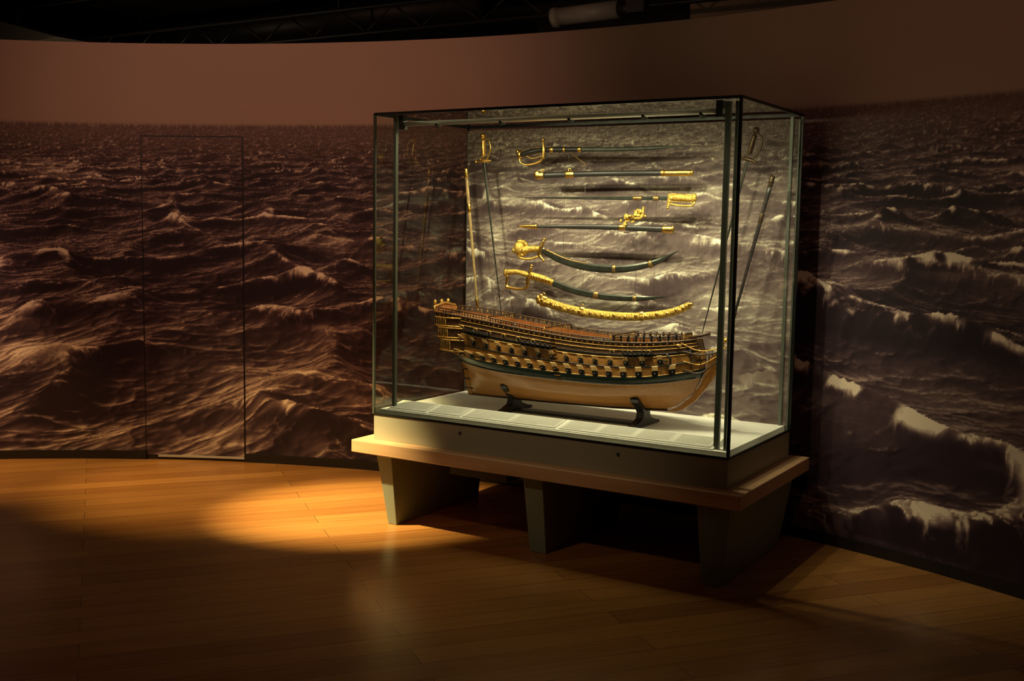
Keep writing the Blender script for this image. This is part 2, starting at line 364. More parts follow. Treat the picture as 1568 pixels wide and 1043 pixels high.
b=B();b.sweep([(-9.5,4.6,3.66),(-3.2,4.4,3.6)],.16,.16,TRUSS,16,(0,0,1));b.sweep([(-8,4.5,3.66),(-8,4.5,3.9)],.02,.02,TRUSS,6);b.sweep([(-4,4.43,3.7),(-4,4.43,3.9)],.02,.02,TRUSS,6);b.obj('ventilation_duct')

# ------------------------------------------------------------ bench
bench=empty('display_bench')
b=B();b.prism([(-1.045,.378),(1.045,.378),(1.045,.443),(-1.045,.443)],'y',-.075,.90,OAK);b.obj('top',bench,.004)
def leg(name,x0t,x1t,x0b,x1b):
    b=B();vs=[]
    for (z,xa,xb,y0,y1) in ((0,x0b,x1b,.03,.80),(.378,x0t,x1t,-.02,.86)):
        vs+=[(xa,y0,z),(xb,y0,z),(xb,y1,z),(xa,y1,z)]
    b.add(vs,[(0,3,2,1),(4,5,6,7),(0,1,5,4),(1,2,6,5),(2,3,7,6),(3,0,4,7)],LEGM);b.obj(name,bench,.003)
leg('leg_left',-.925,-.83,-.885,-.83);leg('leg_middle',-.045,.06,-.03,.06);leg('leg_right',.83,.985,.845,.935)
b=B();b.bx(-.83,-.045,.70,.74,.16,.378,LEGM);b.bx(.06,.83,.70,.74,.16,.378,LEGM);b.bx(-.56,-.22,.12,.45,.29,.378,TRUSS)
b.obj('rear_rail',bench)

# ------------------------------------------------------------ display case
case=empty('glass_display_case')
W2=.9575;D=.84;ZB=.443;ZG=.577;ZT=2.097
b=B();b.bx(-W2,W2,0,D,ZB,ZG-.004,PLINTH);
for x in (-.42,.44): 
    b.sweep([(x,.002,.535),(x,-.006,.535)],.008,.008,FRAME2,14,(0,0,1));b.sweep([(x,-.004,.535),(x,-.0075,.535)],.0035,.0035,BLACKL,8,(0,0,1))
b.obj('plinth',case,.002)
b=B();b.bx(-W2+.02,W2-.02,.02,D-.02,ZG-.006,.60,WHITE)
b.obj('deck',case)
b=B();b.prism([(.03,.6),(.03,.606),(.165,.632),(.165,.6)],'x',-.895,.875,WHITE)
R=Matrix.Rotation(math.atan2(.026,.135),3,'X')
for (x0,x1) in ((-.885,-.66),(-.64,-.45),(-.435,.09),(.11,.86)):
    cx=(x0+x1)/2;b.box((cx,.0975,.6215),(x1-x0,.118,.003),CARD,R)
    nl=9;cols=max(1,int((x1-x0)/.18));cw=(x1-x0)/cols
    for c in range(cols):
        for i in range(nl):
            w=(cw-.03)*(1 if i<nl-1 else .6);t=(i-nl/2+.5)*.0112
            b.box((x0+c*cw+.015+w/2,.0975-t,.6233-t*.026/.135),(w,.0025,.0010),INK,R)
b.obj('label_rail',case)
PB=[(-.75,2.0,.12,.03,1),(-.3,2.03,.25,.03,.9),(.2,2.0,.3,.03,.7),(-.6,1.9,.2,.03,.5),(.6,1.95,.2,.03,.6),(-.7,1.73,.1,.05,.9),(-.25,1.72,.2,.03,.7),(.3,1.75,.25,.03,.7),(-.75,1.5,.08,.08,1),(-.2,1.6,.25,.03,.7),
 (.0,1.33,.3,.04,.6),(.55,1.2,.12,.08,1.1),(.5,1.5,.2,.03,.5),(-.75,1.1,.12,.05,1),(-.1,1.15,.3,.04,.9),(.75,1.2,.1,.08,.7),(.6,1.75,.15,.03,.6),(-.4,1.25,.15,.03,.6),
 (.1,1.52,.4,.02,-.4),(-.5,1.62,.3,.03,-.5),(.75,1.4,.15,.07,-.6),(-.6,1.35,.2,.04,-.4),(.0,1.85,.4,.02,-.3)]
surf_grid('backdrop',BD_U,BD_Z,lambda u,z:(u,D-.02,z),SEA2,PB,case,(BD_U,BD_Z,BD_V))
b=B();b.bx(-W2+.006,W2-.006,D-.018,D-.006,ZG,ZT-.02,FRAME2);b.obj('backdrop_board',case)
b=B()
b.add([(-W2,0,ZG),(W2,0,ZG),(W2,0,ZT),(-W2,0,ZT)],[(0,1,2,3)],GLASS)
b.add([(-W2,0,ZG),(-W2,D,ZG),(-W2,D,ZT),(-W2,0,ZT)],[(0,1,2,3)],GLASS)
b.add([(W2,0,ZG),(W2,D,ZG),(W2,D,ZT),(W2,0,ZT)],[(0,1,2,3)],GLASS)
b.add([(-W2,0,ZT),(W2,0,ZT),(W2,D,ZT),(-W2,D,ZT)],[(0,1,2,3)],GLASS)
b.obj('glass',case,fixn=False)
b=B();t=.006
for x in (-W2,W2):
    for y in (0,D): b.bx(x-t,x+t,y-t,y+t,ZG,ZT,FRAME2 if (x<0 and y<.5) else FRAME)
    b.bx(x-t,x+t,0,D,ZT-.008,ZT+.004,FRAME);b.bx(x-.004,x+.004,0,D,ZG-.004,ZG+.006,FRAME)
for y in (0,D):
    b.bx(-W2,W2,y-t,y+t,ZT-.008,ZT+.004,FRAME)
b.bx(-W2,W2,-.004,.004,ZG-.004,ZG+.006,FRAME)
b.bx(W2-.05,W2-.035,D-.03,D-.015,ZG,ZT-.01,FRAME2)
b.obj('frame',case)
b=B()
b.bx(-.884,-.866,.055,.075,.60,ZT-.012,FRAME2);b.bx(.868,.892,.055,.075,.60,ZT-.012,FRAME2);b.bx(.915,.928,.05,.06,.60,ZT-.012,FRAME2)
b.obj('inner_posts',case,.002)
b=B();b.sweep([(-.83,.062,2.046),(.86,.062,2.046)],.012,.012,CHROME,14,(0,0,1))
for x in (-.83,.845): b.bx(x-.014,x+.014,.045,.08,2.02,2.09,FRAME)
for x in (-.62,-.25,.12,.49,.76): b.sweep([(x,.062,2.05),(x,.075,2.028)],.016,.014,FRAME,12,(1,0,0))
b.obj('light_rail',case)

# ------------------------------------------------------------ weapons, hung in one vertical plane inside the case
Y0=.64
WB=B()
def P(x,z,y=Y0): return (x,y,z)
def blade(b,pts,w,m,t=.003,n=6):
    q=spl([P(*p) for p in pts],8);b.sweep(q,res(w,len(q)),t,m,n,smooth=False)
def rod(b,pts,r,m,n=10,k=6,ry=None):
    q=spl([P(*p) if len(p)==2 else p for p in pts],k);rr=res(r,len(q)) if hasattr(r,'__len__') else r
    b.sweep(q,rr,(rr if ry is None else (res(ry,len(q)) if hasattr(ry,'__len__') else ry)),m,n)
def band(b,x,z,h,L_,m=GOLD,ang=0):
    c,s=math.cos(ang),math.sin(ang)
    q=[P(x-L_/2*c,z-L_/2*s),P(x-L_/2*.8*c,z-L_/2*.8*s),P(x+L_/2*.8*c,z+L_/2*.8*s),P(x+L_/2*c,z+L_/2*s)]
    b.sweep(q,[h*.85,h,h,h*.85],[.008,.0095,.0095,.008],m,12)
def wires(b,xs):
    for x,z in xs: WB.sweep([P(x,z,Y0+.004),P(x,2.092,Y0+.004)],.0007,.0007,WIRE,4)
def ring(b,x,z,r,m=GOLD,t=.0025):
    q=[P(x+r*math.cos(a),z+r*math.sin(a)) for a in np.linspace(0,2*math.pi,17)];b.sweep(q,t,t,m,6,cap=False)

b=B();blade(b,[(-.13,1.945),(.15,1.942),(.482,1.949)],[.0115,.011,.0095,.001],STEEL)
rod(b,[(-.34,1.947),(-.23,1.946),(-.125,1.945)],.0135,BLACKL,ry=.007);band(b,-.30,1.947,.0155,.02);band(b,-.225,1.946,.015,.012);band(b,-.135,1.945,.0145,.02)
rod(b,[(-.485,1.925),(-.42,1.938),(-.355,1.948)],[.014,.017,.013],BLACKL)
for t in np.linspace(0,1,7): ring(b,-.47+t*.1,1.93+t*.016,.0165,GOLD,.0013)
b.ball(P(-.492,1.925),(.02,.014,.024),GOLD);b.ball(P(-.505,1.94),(.012,.01,.012),GOLD)
rod(b,[(-.495,1.91),(-.485,1.882),(-.44,1.872),(-.37,1.888),(-.345,1.925),(-.343,1.945)],[.006,.005,.006,.006,.007],GOLD)
rod(b,[(-.35,1.90),(-.347,1.95),(-.352,1.995)],[.009,.011,.005],GOLD);b.ball(P(-.353,2.0),.009,GOLD);rod(b,[(-.47,1.93),(-.42,1.905),(-.36,1.915)],.003,GOLD)
rod(b,[(-.2,1.94),(-.13,1.89),(-.1,1.87),(-.13,1.855)],.0018,BRASSD);wires(b,[(-.28,1.95),(.25,1.95)]);b.obj('naval_sabre')
b=B();rod(b,[(-.39,1.815),(0,1.821),(.475,1.82)],[.0145,.014,.013],BLACKL,ry=.006);band(b,-.37,1.815,.02,.05);b.ball(P(-.385,1.82),(.02,.01,.022),GOLD)
band(b,-.19,1.819,.018,.05);ring(b,-.19,1.842,.008);ring(b,-.35,1.84,.007);band(b,.41,1.82,.0155,.15);band(b,.33,1.82,.0175,.015);b.ball(P(.485,1.82),(.009,.008,.015),GOLD)
wires(b,[(-.3,1.83),(.3,1.83)]);b.obj('sabre_scabbard')
b=B();blade(b,[(-.513,1.699),(0,1.697),(.36,1.697)],[.001,.006,.009,.011],STEEL)
band(b,.2,1.697,.011,.05,BRASSD);band(b,.30,1.697,.012,.03,BRASSD)
rod(b,[(.365,1.655),(.372,1.69),(.368,1.72)],[.006,.012,.005],GOLD2);b.ball(P(.365,1.65),.008,GOLD);
rod(b,[(.37,1.70),(.43,1.702),(.49,1.695)],[.014,.019,.015],GOLD2)
for t in np.linspace(0,1,8): ring(b,.385+t*.1,1.701-t*.005,.019,GOLD,.0022)
b.ball(P(.5,1.70),(.016,.014,.022),GOLD2);rod(b,[(.375,1.67),(.43,1.662),(.49,1.662),(.507,1.688)],.005,GOLD2)
wires(b,[(-.2,1.70),(.3,1.70)]);b.obj('gilt_hilt_sword')
b=B();rod(b,[(-.485,1.547),(0,1.551),(.39,1.543)],[.004,.012,.0145,.0145],BLACKL,ry=.006);rod(b,[(-.495,1.547),(-.44,1.548),(-.385,1.548)],[.004,.010,.012],GOLD,ry=.008)
band(b,-.385,1.548,.0155,.012);band(b,.365,1.544,.018,.055);b.ball(P(.395,1.545),(.008,.009,.02),GOLD);band(b,.12,1.551,.016,.04)
random.seed(3)
for i in range(26):
    t=random.random();b.ball(P(.12+t*.12+random.uniform(-.02,.02),1.575+t*.06+random.uniform(-.022,.022),Y0+random.uniform(-.012,.012)),(random.uniform(.006,.013),.008,random.uniform(.006,.013)),GOLD2,8,6)
rod(b,[(.12,1.555),(.16,1.60),(.22,1.60),(.235,1.655)],[.008,.007,.01,.006],GOLD2);wires(b,[(.2,1.6),(-.3,1.55),(.3,1.55)]);b.obj('scabbard_with_sword_knot')
b=B();blade(b,[(-.345,1.425),(-.227,1.377),(-.072,1.345),(.115,1.341),(.294,1.376),(.432,1.442)],[.016,.020,.021,.021,.018,.013,.001],STEEL,.004)
rod(b,[(-.33,1.43),(-.2,1.383),(-.07,1.362)],[.006,.005,.002],BRASSD,ry=.005);band(b,.28,1.371,.019,.02,BRASSD,.5);band(b,.08,1.34,.021,.02,BRASSD,.05)
b.ball(P(-.485,1.432),(.034,.026,.038),GOLD2);b.ball(P(-.512,1.42),(.018,.018,.018),GOLD2);b.ball(P(-.49,1.468),(.012,.014,.012),GOLD)
for a in np.linspace(.2,5.4,12): b.ball(P(-.472+.033*math.cos(a),1.432+.036*math.sin(a)),(.011,.012,.011),GOLD2,8,6)
rod(b,[(-.46,1.42),(-.41,1.43),(-.36,1.43)],[.022,.018,.016],GOLD2);rod(b,[(-.335,1.372),(-.362,1.40),(-.352,1.44),(-.335,1.478)],[.005,.011,.012,.005],GOLD);b.ball(P(-.332,1.482),.009,GOLD);b.ball(P(-.335,1.37),.008,GOLD)
rod(b,[(-.50,1.40),(-.47,1.378),(-.41,1.378),(-.36,1.395)],[.006,.007,.006,.006],GOLD2);wires(b,[(-.22,1.39),(.25,1.37)]);b.obj('lion_head_scimitar')
b=B();blade(b,[(-.285,1.258),(-.2,1.232),(-.107,1.212),(.045,1.195),(.228,1.197),(.387,1.213)],[.017,.018,.018,.017,.014,.001],STEEL,.004);band(b,-.02,1.201,.020,.03,BRASSD,-.08)
band(b,.2,1.196,.015,.02,BRASSD)
rod(b,[(-.415,1.288),(-.35,1.276),(-.275,1.255)],[.02,.021,.017],GOLD2,ry=.011);rod(b,[(-.56,1.30),(-.50,1.305),(-.42,1.290)],[.016,.014,.015],GOLD2);b.ball(P(-.566,1.298),(.018,.016,.022),GOLD2)
rod(b,[(-.558,1.285),(-.562,1.235),(-.54,1.218),(-.46,1.215),(-.43,1.235),(-.425,1.28)],[.007,.007,.008,.007,.007,.008],GOLD)
rod(b,[(-.41,1.335),(-.42,1.30),(-.432,1.26),(-.43,1.225)],[.006,.012,.01,.006],GOLD);b.ball(P(-.408,1.34),.009,GOLD);b.ball(P(-.56,1.22),.012,GOLD)
for i in range(7): b.ball(P(-.40+i*.018,1.285-i*.004,Y0-.01),(.009,.006,.013),GOLD,8,6)
wires(b,[(-.3,1.27),(.2,1.2)]);b.obj('gilt_hilt_cutlass')
b=B();sp_=[(-.35,1.160),(-.28,1.143),(-.201,1.125),(-.047,1.106),(.122,1.100),(.267,1.110),(.407,1.138),(.499,1.178)]
rod(b,sp_,[.024,.025,.023,.022,.021,.020,.017],GOLD2,n=14,ry=.010)
q=spl([P(*p) for p in sp_],5)
for i,p in enumerate(q):
    b.ball((p[0],p[1]-.009,p[2]+.004*math.sin(i*1.7)),(.010,.006,.011),GOLD if i%2 else GOLD2,8,6)
band(b,-.33,1.156,.029,.04,GOLD,-.2);band(b,-.10,1.112,.027,.03,GOLD,-.1);band(b,.24,1.108,.025,.025,GOLD,.08);band(b,.46,1.16,.020,.03,GOLD,.4)
ring(b,-.10,1.143,.009);ring(b,-.33,1.19,.009);b.ball(P(-.365,1.163),(.012,.012,.026),GOLD);b.ball(P(-.345,1.185),(.012,.01,.01),GOLD);b.ball(P(.505,1.182),.01,GOLD)
wires(b,[(-.10,1.14),(.3,1.12)]);b.obj('gold_curved_scabbard')
def smallsword(name,h,g,tip,gm,bm):
    b=B();h=Vector((h[0],h[1]));g=Vector((g[0],g[1]));d=(g-h).normalized();n=Vector((-d.y,d.x))
    def q(a,c=0): v=h+d*a+n*c;return (v.x,v.y)
    L_=(g-h).length
    rod(b,[q(.02),q(L_*.5),q(L_*.8)],[.010,.013,.010],gm);b.ball(P(*q(0)),(.017,.015,.017),gm)
    for t in np.linspace(.03,L_*.75,7): ring(b,*q(t),.0125,gm,.0013)
    rod(b,[q(.005,.005),q(.03,.04),q(L_*.6,.045),q(L_*.95,.02),q(L_,0)],.0045,gm)
    rod(b,[q(L_,-.045),q(L_*.98,0),q(L_,.05)],[.004,.011,.004],gm);b.ball(P(*q(L_,-.048)),.008,gm);rod(b,[q(L_*.8,.0),q(L_*.9,-.02),q(L_,-.02)],.004,gm)
    blade(b,[q(L_),((g.x+tip[0])/2,(g.y+tip[1])/2),tip],[.0075,.005,.0025],bm,.003);wires(b,[(h.x,h.y)]);b.obj(name)
smallsword('hanging_smallsword',(-.728,2.03),(-.722,1.895),(-.592,1.069),GOLD,STEEL)
DKB=mat('dark_bronze',(.10,.07,.035),.4,.8)
smallsword('hanging_smallsword',(.800,2.013),(.764,1.877),(.566,1.044),DKB,STEEL)
TAN=mat('tan_scabbard',(.42,.30,.13),.4,.3,var=(30,.3))
def longscab(name,a,c,m1):
    b=B();mid=((a[0]+c[0])/2,(a[1]+c[1])/2);rod(b,[a,mid,c],[.011,.009,.006],m1,ry=.006)
    t=Vector((c[0]-a[0],c[1]-a[1]));ang=math.atan2(t.y,t.x)
    for s_ in (.0,.25,.93): band(b,a[0]+t.x*s_,a[1]+t.y*s_,.0125-.004*s_,.05,GOLD if m1==TAN else DKB,ang)
    b.ball(P(*a),(.014,.012,.014),GOLD if m1==TAN else DKB);wires(b,[(a[0],a[1])]);b.obj(name)
longscab('hanging_scabbard',(-.834,1.833),(-.745,1.075),TAN)
longscab('hanging_scabbard',(.883,1.776),(.714,1.085),BLACKL)
WB.obj('hanging_wires',case)

# ------------------------------------------------------------ ship model
ship=empty('warship_model')
HULL=wood('ship_planking',(.30,.125,.028),(.40,.175,.044),6,.3,(2,20,30))
WALE=mat('ship_black_green',(.012,.022,.018),.25,var=(20,.3))
OCH=mat('ship_ochre',(.26,.12,.028),.35,var=(60,.45,(1,1,3)))
BRN=mat('ship_dark_brown',(.060,.028,.012),.4,var=(80,.6))
RED=mat('ship_red',(.33,.12,.035),.45,var=(40,.25))
CREAM=mat('port_lid_cream',(.80,.50,.18),.45)
DECK=wood('ship_deck',(.22,.10,.04),(.32,.16,.07),8,.5,(2,30,1))
BLK=mat('ship_black',(.01,.01,.01),.4)
GILT=mat('ship_gilding',(.66,.38,.09),.4,.6,bump=(300,.8,.003),var=(90,.5))
YC=.40
I=lambda x,a,b_: float(np.interp(x,a,b_))
keelz=lambda x:I(x,[-.65,-.2,.2,.5,.7],[.664,.668,.676,.692,.705])
def smooth_tab(xs,ys):
    c=np.polyfit(xs,ys,4);return lambda x:float(np.polyval(c,x))
walez=smooth_tab([-.78,-.72,-.55,-.3,0,.3,.55,.68],[.902,.886,.863,.843,.833,.838,.862,.895])
sheerz=smooth_tab([-.80,-.65,-.5,-.3,-.1,.1,.3,.5,.66],[1.092,1.083,1.07,1.048,1.028,1.013,1.008,1.02,1.04])
xs_=lambda v:I(v,[0,.8,1,1.3,1.7,2],[-.612,-.648,-.69,-.735,-.765,-.79])
xb_=lambda v:I(v,[0,.06,.15,.5,1,1.4,2],[.47,.52,.555,.635,.68,.685,.665])
HB=lambda v:I(v,[0,.05,.2,.45,.7,1,1.3,2],[.007,.05,.105,.145,.163,.172,.165,.138])
def hp(u,v,side=-1,off=0):
    x=xs_(v)+(xb_(v)-xs_(v))*u
    w=HB(v)
    if u<.45:
        t=(.45-u)/.45;e=I(v,[0,.6,.9,1.2,2],[.04,.05,.40,.74,.70]);p=I(v,[0,.5,1,2],[1.3,2.0,3.2,3.2]);w*=1-(1-e)*t**p
    if u>.6:
        t=(u-.6)/.4;e=.03;p=I(v,[0,.5,1,2],[1.5,2.1,2.7,3.0]);w*=(1-(1-e)*t**p)
    kz,wz,sz=keelz(x),walez(x),sheerz(x)
    z=kz+v*(wz-kz) if v<=1 else wz+(v-1)*(sz-wz)
    if .84<v<1.07: w+=.004
    return (x,YC+side*(w+off),z)
vl=sorted(set([0,.02,.05]+list(np.round(np.linspace(.1,.8,15),3))+[.835,.845,.9,.95,1,1.045,1.065,1.075]+list(np.round(np.linspace(1.12,2,23),3))))
ul=np.linspace(0,1,90)
def band_m(v,x):
    if v<.84: return HULL
    if v<1.07: return WALE
    if v<1.33: return OCH
    if v<1.38: return WALE
    if v<1.60: return OCH
    if v<1.66: return WALE
    return BRN
b=B()
for side in (-1,1):
    g=[[hp(u,v,side) for u in ul] for v in vl]
    base=len(b.v)
    for row in g: b.v+=row
    nu=len(ul)
    for j in range(len(vl)-1):
        vm=(vl[j]+vl[j+1])/2
        for i in range(nu-1):
            k=b.mi(band_m(vm,g[j][i][0]));q=(base+j*nu+i,base+j*nu+i+1,base+(j+1)*nu+i+1,base+(j+1)*nu+i)
            b.f.append(q if side<0 else q[::-1]);b.m.append(k);b.s.append(True)
tv=[v for v in vl if v>=.6]
for j in range(len(tv)-1):
    a,c=hp(0,tv[j],-1),hp(0,tv[j],1);d_,e_=hp(0,tv[j+1],1),hp(0,tv[j+1],-1)
    b.add([a,c,d_,e_],[(0,1,2,3)],HULL if tv[j]<.84 else BRN)
b.obj('hull',ship,fixn=False)
b=B()
for side in (-1,1):
    o=len(b.v);k=b.mi(RED)
    uu=np.linspace(.02,.97,60)
    for u in uu:
        a=hp(u,2,side,-.008);c=hp(u,1.7,side,-.010);b.v+=[a,c]
    for i in range(len(uu)-1): b.f.append((o+2*i,o+2*i+2,o+2*i+3,o+2*i+1));b.m.append(k);b.s.append(False)
def deck(u0,u1,v):
    uu=np.linspace(u0,u1,24);o=len(b.v);k=b.mi(DECK)
    for u in uu: b.v+=[hp(u,v,-1,-.006),hp(u,v,1,-.006)]
    for i in range(len(uu)-1): b.f.append((o+2*i,o+2*i+1,o+2*i+3,o+2*i+2));b.m.append(k);b.s.append(False)
deck(0,.24,1.93);deck(.24,.47,1.80);deck(.47,.72,1.62);deck(.72,.98,1.78)
for (u,v0,v1) in ((.24,1.78,1.97),(.47,1.6,1.84),(.72,1.6,1.82)):
    a=hp(u,v0,-1,-.008);c=hp(u,v0,1,-.008);d_=hp(u,v1,1,-.008);e_=hp(u,v1,-1,-.008);b.add([a,c,(a[0],d_[1],d_[2]),(a[0],e_[1],e_[2])],[(0,1,2,3)],RED)
for u in np.linspace(.49,.70,7):
    a=hp(u,1.78,-1,-.006);c=hp(u,1.78,1,-.006);b.bx(a[0]-.004,a[0]+.004,a[1],c[1],a[2]-.006,a[2]+.002,HULL)
for u in (.3,.36,.42,.8,.86): 
    a=hp(u,1.84);b.bx(a[0]-.022,a[0]+.022,YC-.03,YC+.03,a[2]-.012,a[2]+.004,BRN)
b.sweep([(-.02,YC,1.0),(.1,YC,1.0),(.24,YC,1.005)],[.006,.035,.008],[.004,.016,.006],BRN,12,(0,0,1))
for x in (-.36,.08,.47): b.sweep([(x,YC,sheerz(x)-.05),(x,YC,sheerz(x))],.013,.012,BRN,12)
b.obj('decks',ship,fixn=False)
b=B()
us2=np.linspace(0,.985,70)
for side in (-1,1):
    for v,r,m in ((.86,.0022,BLK),(1.07,.0022,GILT),(1.345,.003,BLK),(1.60,.002,GILT),(1.68,.002,BLK),(1.80,.002,GILT),(1.9,.0016,GILT),(2.0,.0055,BRN)):
        b.sweep([hp(u,v,side,.002) for u in us2],r,r,m,6,(0,0,1))
    for (ua,ub) in ((.14,.24),(.37,.50),(.76,.86)):
        q=[hp(u,1.70,side,.012) for u in np.linspace(ua,ub,8)];b.sweep(q,.014,.003,BLK,6,(0,0,1))
        for u in np.linspace(ua+.005,ub-.005,7):
            a=hp(u,1.70,side,.024);c=hp(u,1.34,side,.004);b.sweep([a,c],.0012,.0012,BLK,4);b.ball((a[0],a[1],a[2]+.008),(.006,.003,.006),BLK,8,6)
            b.sweep([(a[0],a[1],a[2]+.012),(a[0]-.002,a[1]-side*.004,a[2]+.03)],.0012,.0012,BLK,4)
b.obj('mouldings',ship)
b=B()
for side in (-1,1):
    for (ua,ub,h,n) in ((.0,.24,.026,20),(.24,.47,.022,22),(.47,.72,.016,20),(.72,.95,.026,22)):
        q=[]
        for u in np.linspace(ua,ub,n):
            a=hp(u,2,side,-.002);q.append((a[0],a[1],a[2]+h));b.sweep([a,q[-1]],.0024,.0024,BRN if int(u*100)%2 else GILT,5)
        b.sweep(q,.0045,.0035,BRN,6,(0,0,1));q2=[(p[0],p[1],p[2]-h*.5) for p in q];b.sweep(q2,.0016,.0016,BRN,5,(0,0,1))
    for u in np.linspace(.73,.93,9): a=hp(u,2,side,0);b.bx(a[0]-.004,a[0]+.004,a[1]-.004,a[1]+.004,a[2],a[2]+.034,BLK)
for (u,h) in ((.24,.03),(.47,.03),(.72,.034),(.95,.034)):
    a=hp(u,2,-1);c=hp(u,2,1)
    b.bx(a[0]-.004,a[0]+.004,a[1],c[1],a[2]+h-.006,a[2]+h,BRN)
    for y in np.linspace(a[1],c[1],12): b.sweep([(a[0],y,a[2]-.01),(a[0],y,a[2]+h)],.0022,.0022,GILT,5)
b.obj('railings',ship)
b=B()
for side in (-1,1):
    def port(u,v,s,lid=True,gun=True):
        a=Vector(hp(u,v,side));a2=Vector(hp(u+.01,v,side));t=(a2-a).normalized();up=(Vector(hp(u,v+.05,side))-a).normalized();nrm=t.cross(up).normalized()
        if nrm.y*side<0: nrm=-nrm
        R=Matrix((t,nrm,up)).transposed()
        b.box(a+nrm*.001,(s*1.15,.004,s*1.15),BRN,R);b.box(a+nrm*.0022,(s,.004,s),BLK,R)
        if lid:
            d=(nrm*.62+up*.78).normalized();R2=Matrix((t,t.cross(d),d)).transposed()
            b.box(a+up*s*.55+d*s*.5+nrm*.003,(s*1.1,.003,s*1.05),CREAM,R2)
        if gun: b.sweep([a,a+nrm*.016,a+nrm*.018],[.0045,.004,.005],[.0045,.004,.005],BLK,8,(0,0,1))
    for i in range(17):
        u=.085+i*.0515;port(u,1.13,.026)
    for i in range(15):
        u=.11+i*.0545;port(u,1.44,.022,lid=True)
    for i in list(range(0,7))+list(range(11,14)):
        u=.06+i*.06;port(u,1.74,.015,lid=False,gun=False);a=hp(u,1.74,side,.002)
        q=[(a[0]+.011*math.cos(t),a[1],a[2]+.011*math.sin(t)) for t in np.linspace(0,2*math.pi,11)];b.sweep(q,.0022,.0022,GILT,5,cap=False)
    random.seed(5)
    for i in range(46):
        u=.02+i*.0205;a=hp(u,1.95,side,.002);b.ball(a,(.005,.003,.004),GILT,6,4)
    for (v0,v1,wd) in ((1.15,1.40,.018),(1.45,1.68,.02),(1.72,1.92,.018)):
        a=Vector(hp(.0,(v0+v1)/2,side));c=Vector(hp(.115,(v0+v1)/2,side));z0=hp(.06,v0,side)[2];z1=hp(.06,v1,side)[2]
        xx=[a.x-.012,a.x+.01,(a.x+c.x)/2,c.x];yy=[a.y,a.y+side*wd,c.y+side*(wd*.8),c.y]
        vs=[(xx[i],yy[i],z) for z in (z0,z1) for i in range(4)]
        b.add(vs,[(0,1,5,4),(1,2,6,5),(2,3,7,6),(4,5,6,7),(0,3,2,1)],BRN)
        for zz in (z0,z1): b.sweep([(xx[i],yy[i]+side*.002,zz) for i in range(4)],.0035,.0035,GILT,6,(0,0,1))
        for t in np.linspace(0.02,.98,6):
            x=xx[1]+(xx[2]-xx[1])*t;y=yy[1]+(yy[2]-yy[1])*t+side*.002;b.sweep([(x,y,z0),(x,y,z1)],.0026,.0026,GILT,6)
            if t<.9: b.box((x+(xx[2]-xx[1])*.096,y,(z0+z1)/2),((xx[2]-xx[1])*.13,.003,(z1-z0)*.6),BLK)
    for v in np.linspace(.9,1.9,12): a=hp(.5,v,side,.004);b.box(a,(.03,.008,.003),OCH)
    a=Vector(hp(.9,1.45,side,.016));b.sweep([a,a+Vector((-.10,0,.012))],.0035,.0035,BLK,8,(0,0,1));b.sweep([a+Vector((-.012,0,.04)),a+Vector((.012,0,.015)),a+Vector((.012,0,-.012)),a+Vector((-.004,0,-.036))],[.003,.006,.006,.003],[.003,.004,.004,.003],BLK,8)
    b.sweep([a+Vector((-.1,-.03,.012)),a+Vector((-.1,.03,.012))],.006,.006,HULL,8,(0,0,1))
    ct=Vector(hp(.93,1.9,side));b.sweep([ct,ct+Vector((.03,side*.04,.004))],.006,.006,CREAM,6,(0,0,1),smooth=False)
for v in (1.2,1.5,1.78):
    a=hp(0,v,-1);c=hp(0,v,1)
    for y in np.linspace(a[1]+.012,c[1]-.012,8):
        b.box((a[0]-.003,y,a[2]),(.004,.013,.028),BLK);b.box((a[0]-.004,y+.009,a[2]),(.006,.003,.034),GILT)
    b.sweep([(a[0]-.004,a[1],a[2]-.02),(a[0]-.012,YC,a[2]-.02),(a[0]-.004,c[1],c[2]-.02)],.004,.004,GILT,6,(0,0,1))
a=hp(0,2,-1);c=hp(0,2,1);b.sweep([a,(a[0]-.01,a[1],a[2]+.03),(a[0]-.012,YC,a[2]+.045),(a[0]-.01,c[1],a[2]+.03),c],.006,.006,GILT,8,(1,0,0))
b.add([a,(a[0]-.01,a[1],a[2]+.03),(a[0]-.012,YC,a[2]+.045),(a[0]-.01,c[1],a[2]+.03),c],[(0,1,2,3,4)],RED)
for y in (YC-.06,YC,YC+.06): b.ball((a[0]-.03,y,a[2]+.05),(.009,.009,.014),GILT);b.sweep([(a[0],y,a[2]+.01),(a[0]-.03,y,a[2]+.03)],.002,.002,BLK,5)
b.obj('gunports_and_carving',ship)
b=B()
b.sweep([(x,YC,keelz(x)-.003) for x in np.linspace(-.635,.5,20)],.008,.006,BRN,4,(0,0,1),smooth=False)
b.prism([(.50,.684),(.56,.712),(.62,.765),(.665,.83),(.69,.89),(.70,.95),(.745,.985),(.762,.98),(.757,.93),(.735,.875),(.695,.815),(.64,.745),(.58,.70),(.52,.683)],'y',YC-.006,YC+.006,HULL)
b.prism([(-.612,.66),(-.64,.66),(-.672,.80),(-.705,.88),(-.685,.885),(-.645,.80)],'y',YC-.005,YC+.005,HULL)
for z in (.69,.74,.79): b.bx(-.665,-.60,YC-.007,YC+.007,z,z+.006,BLK)
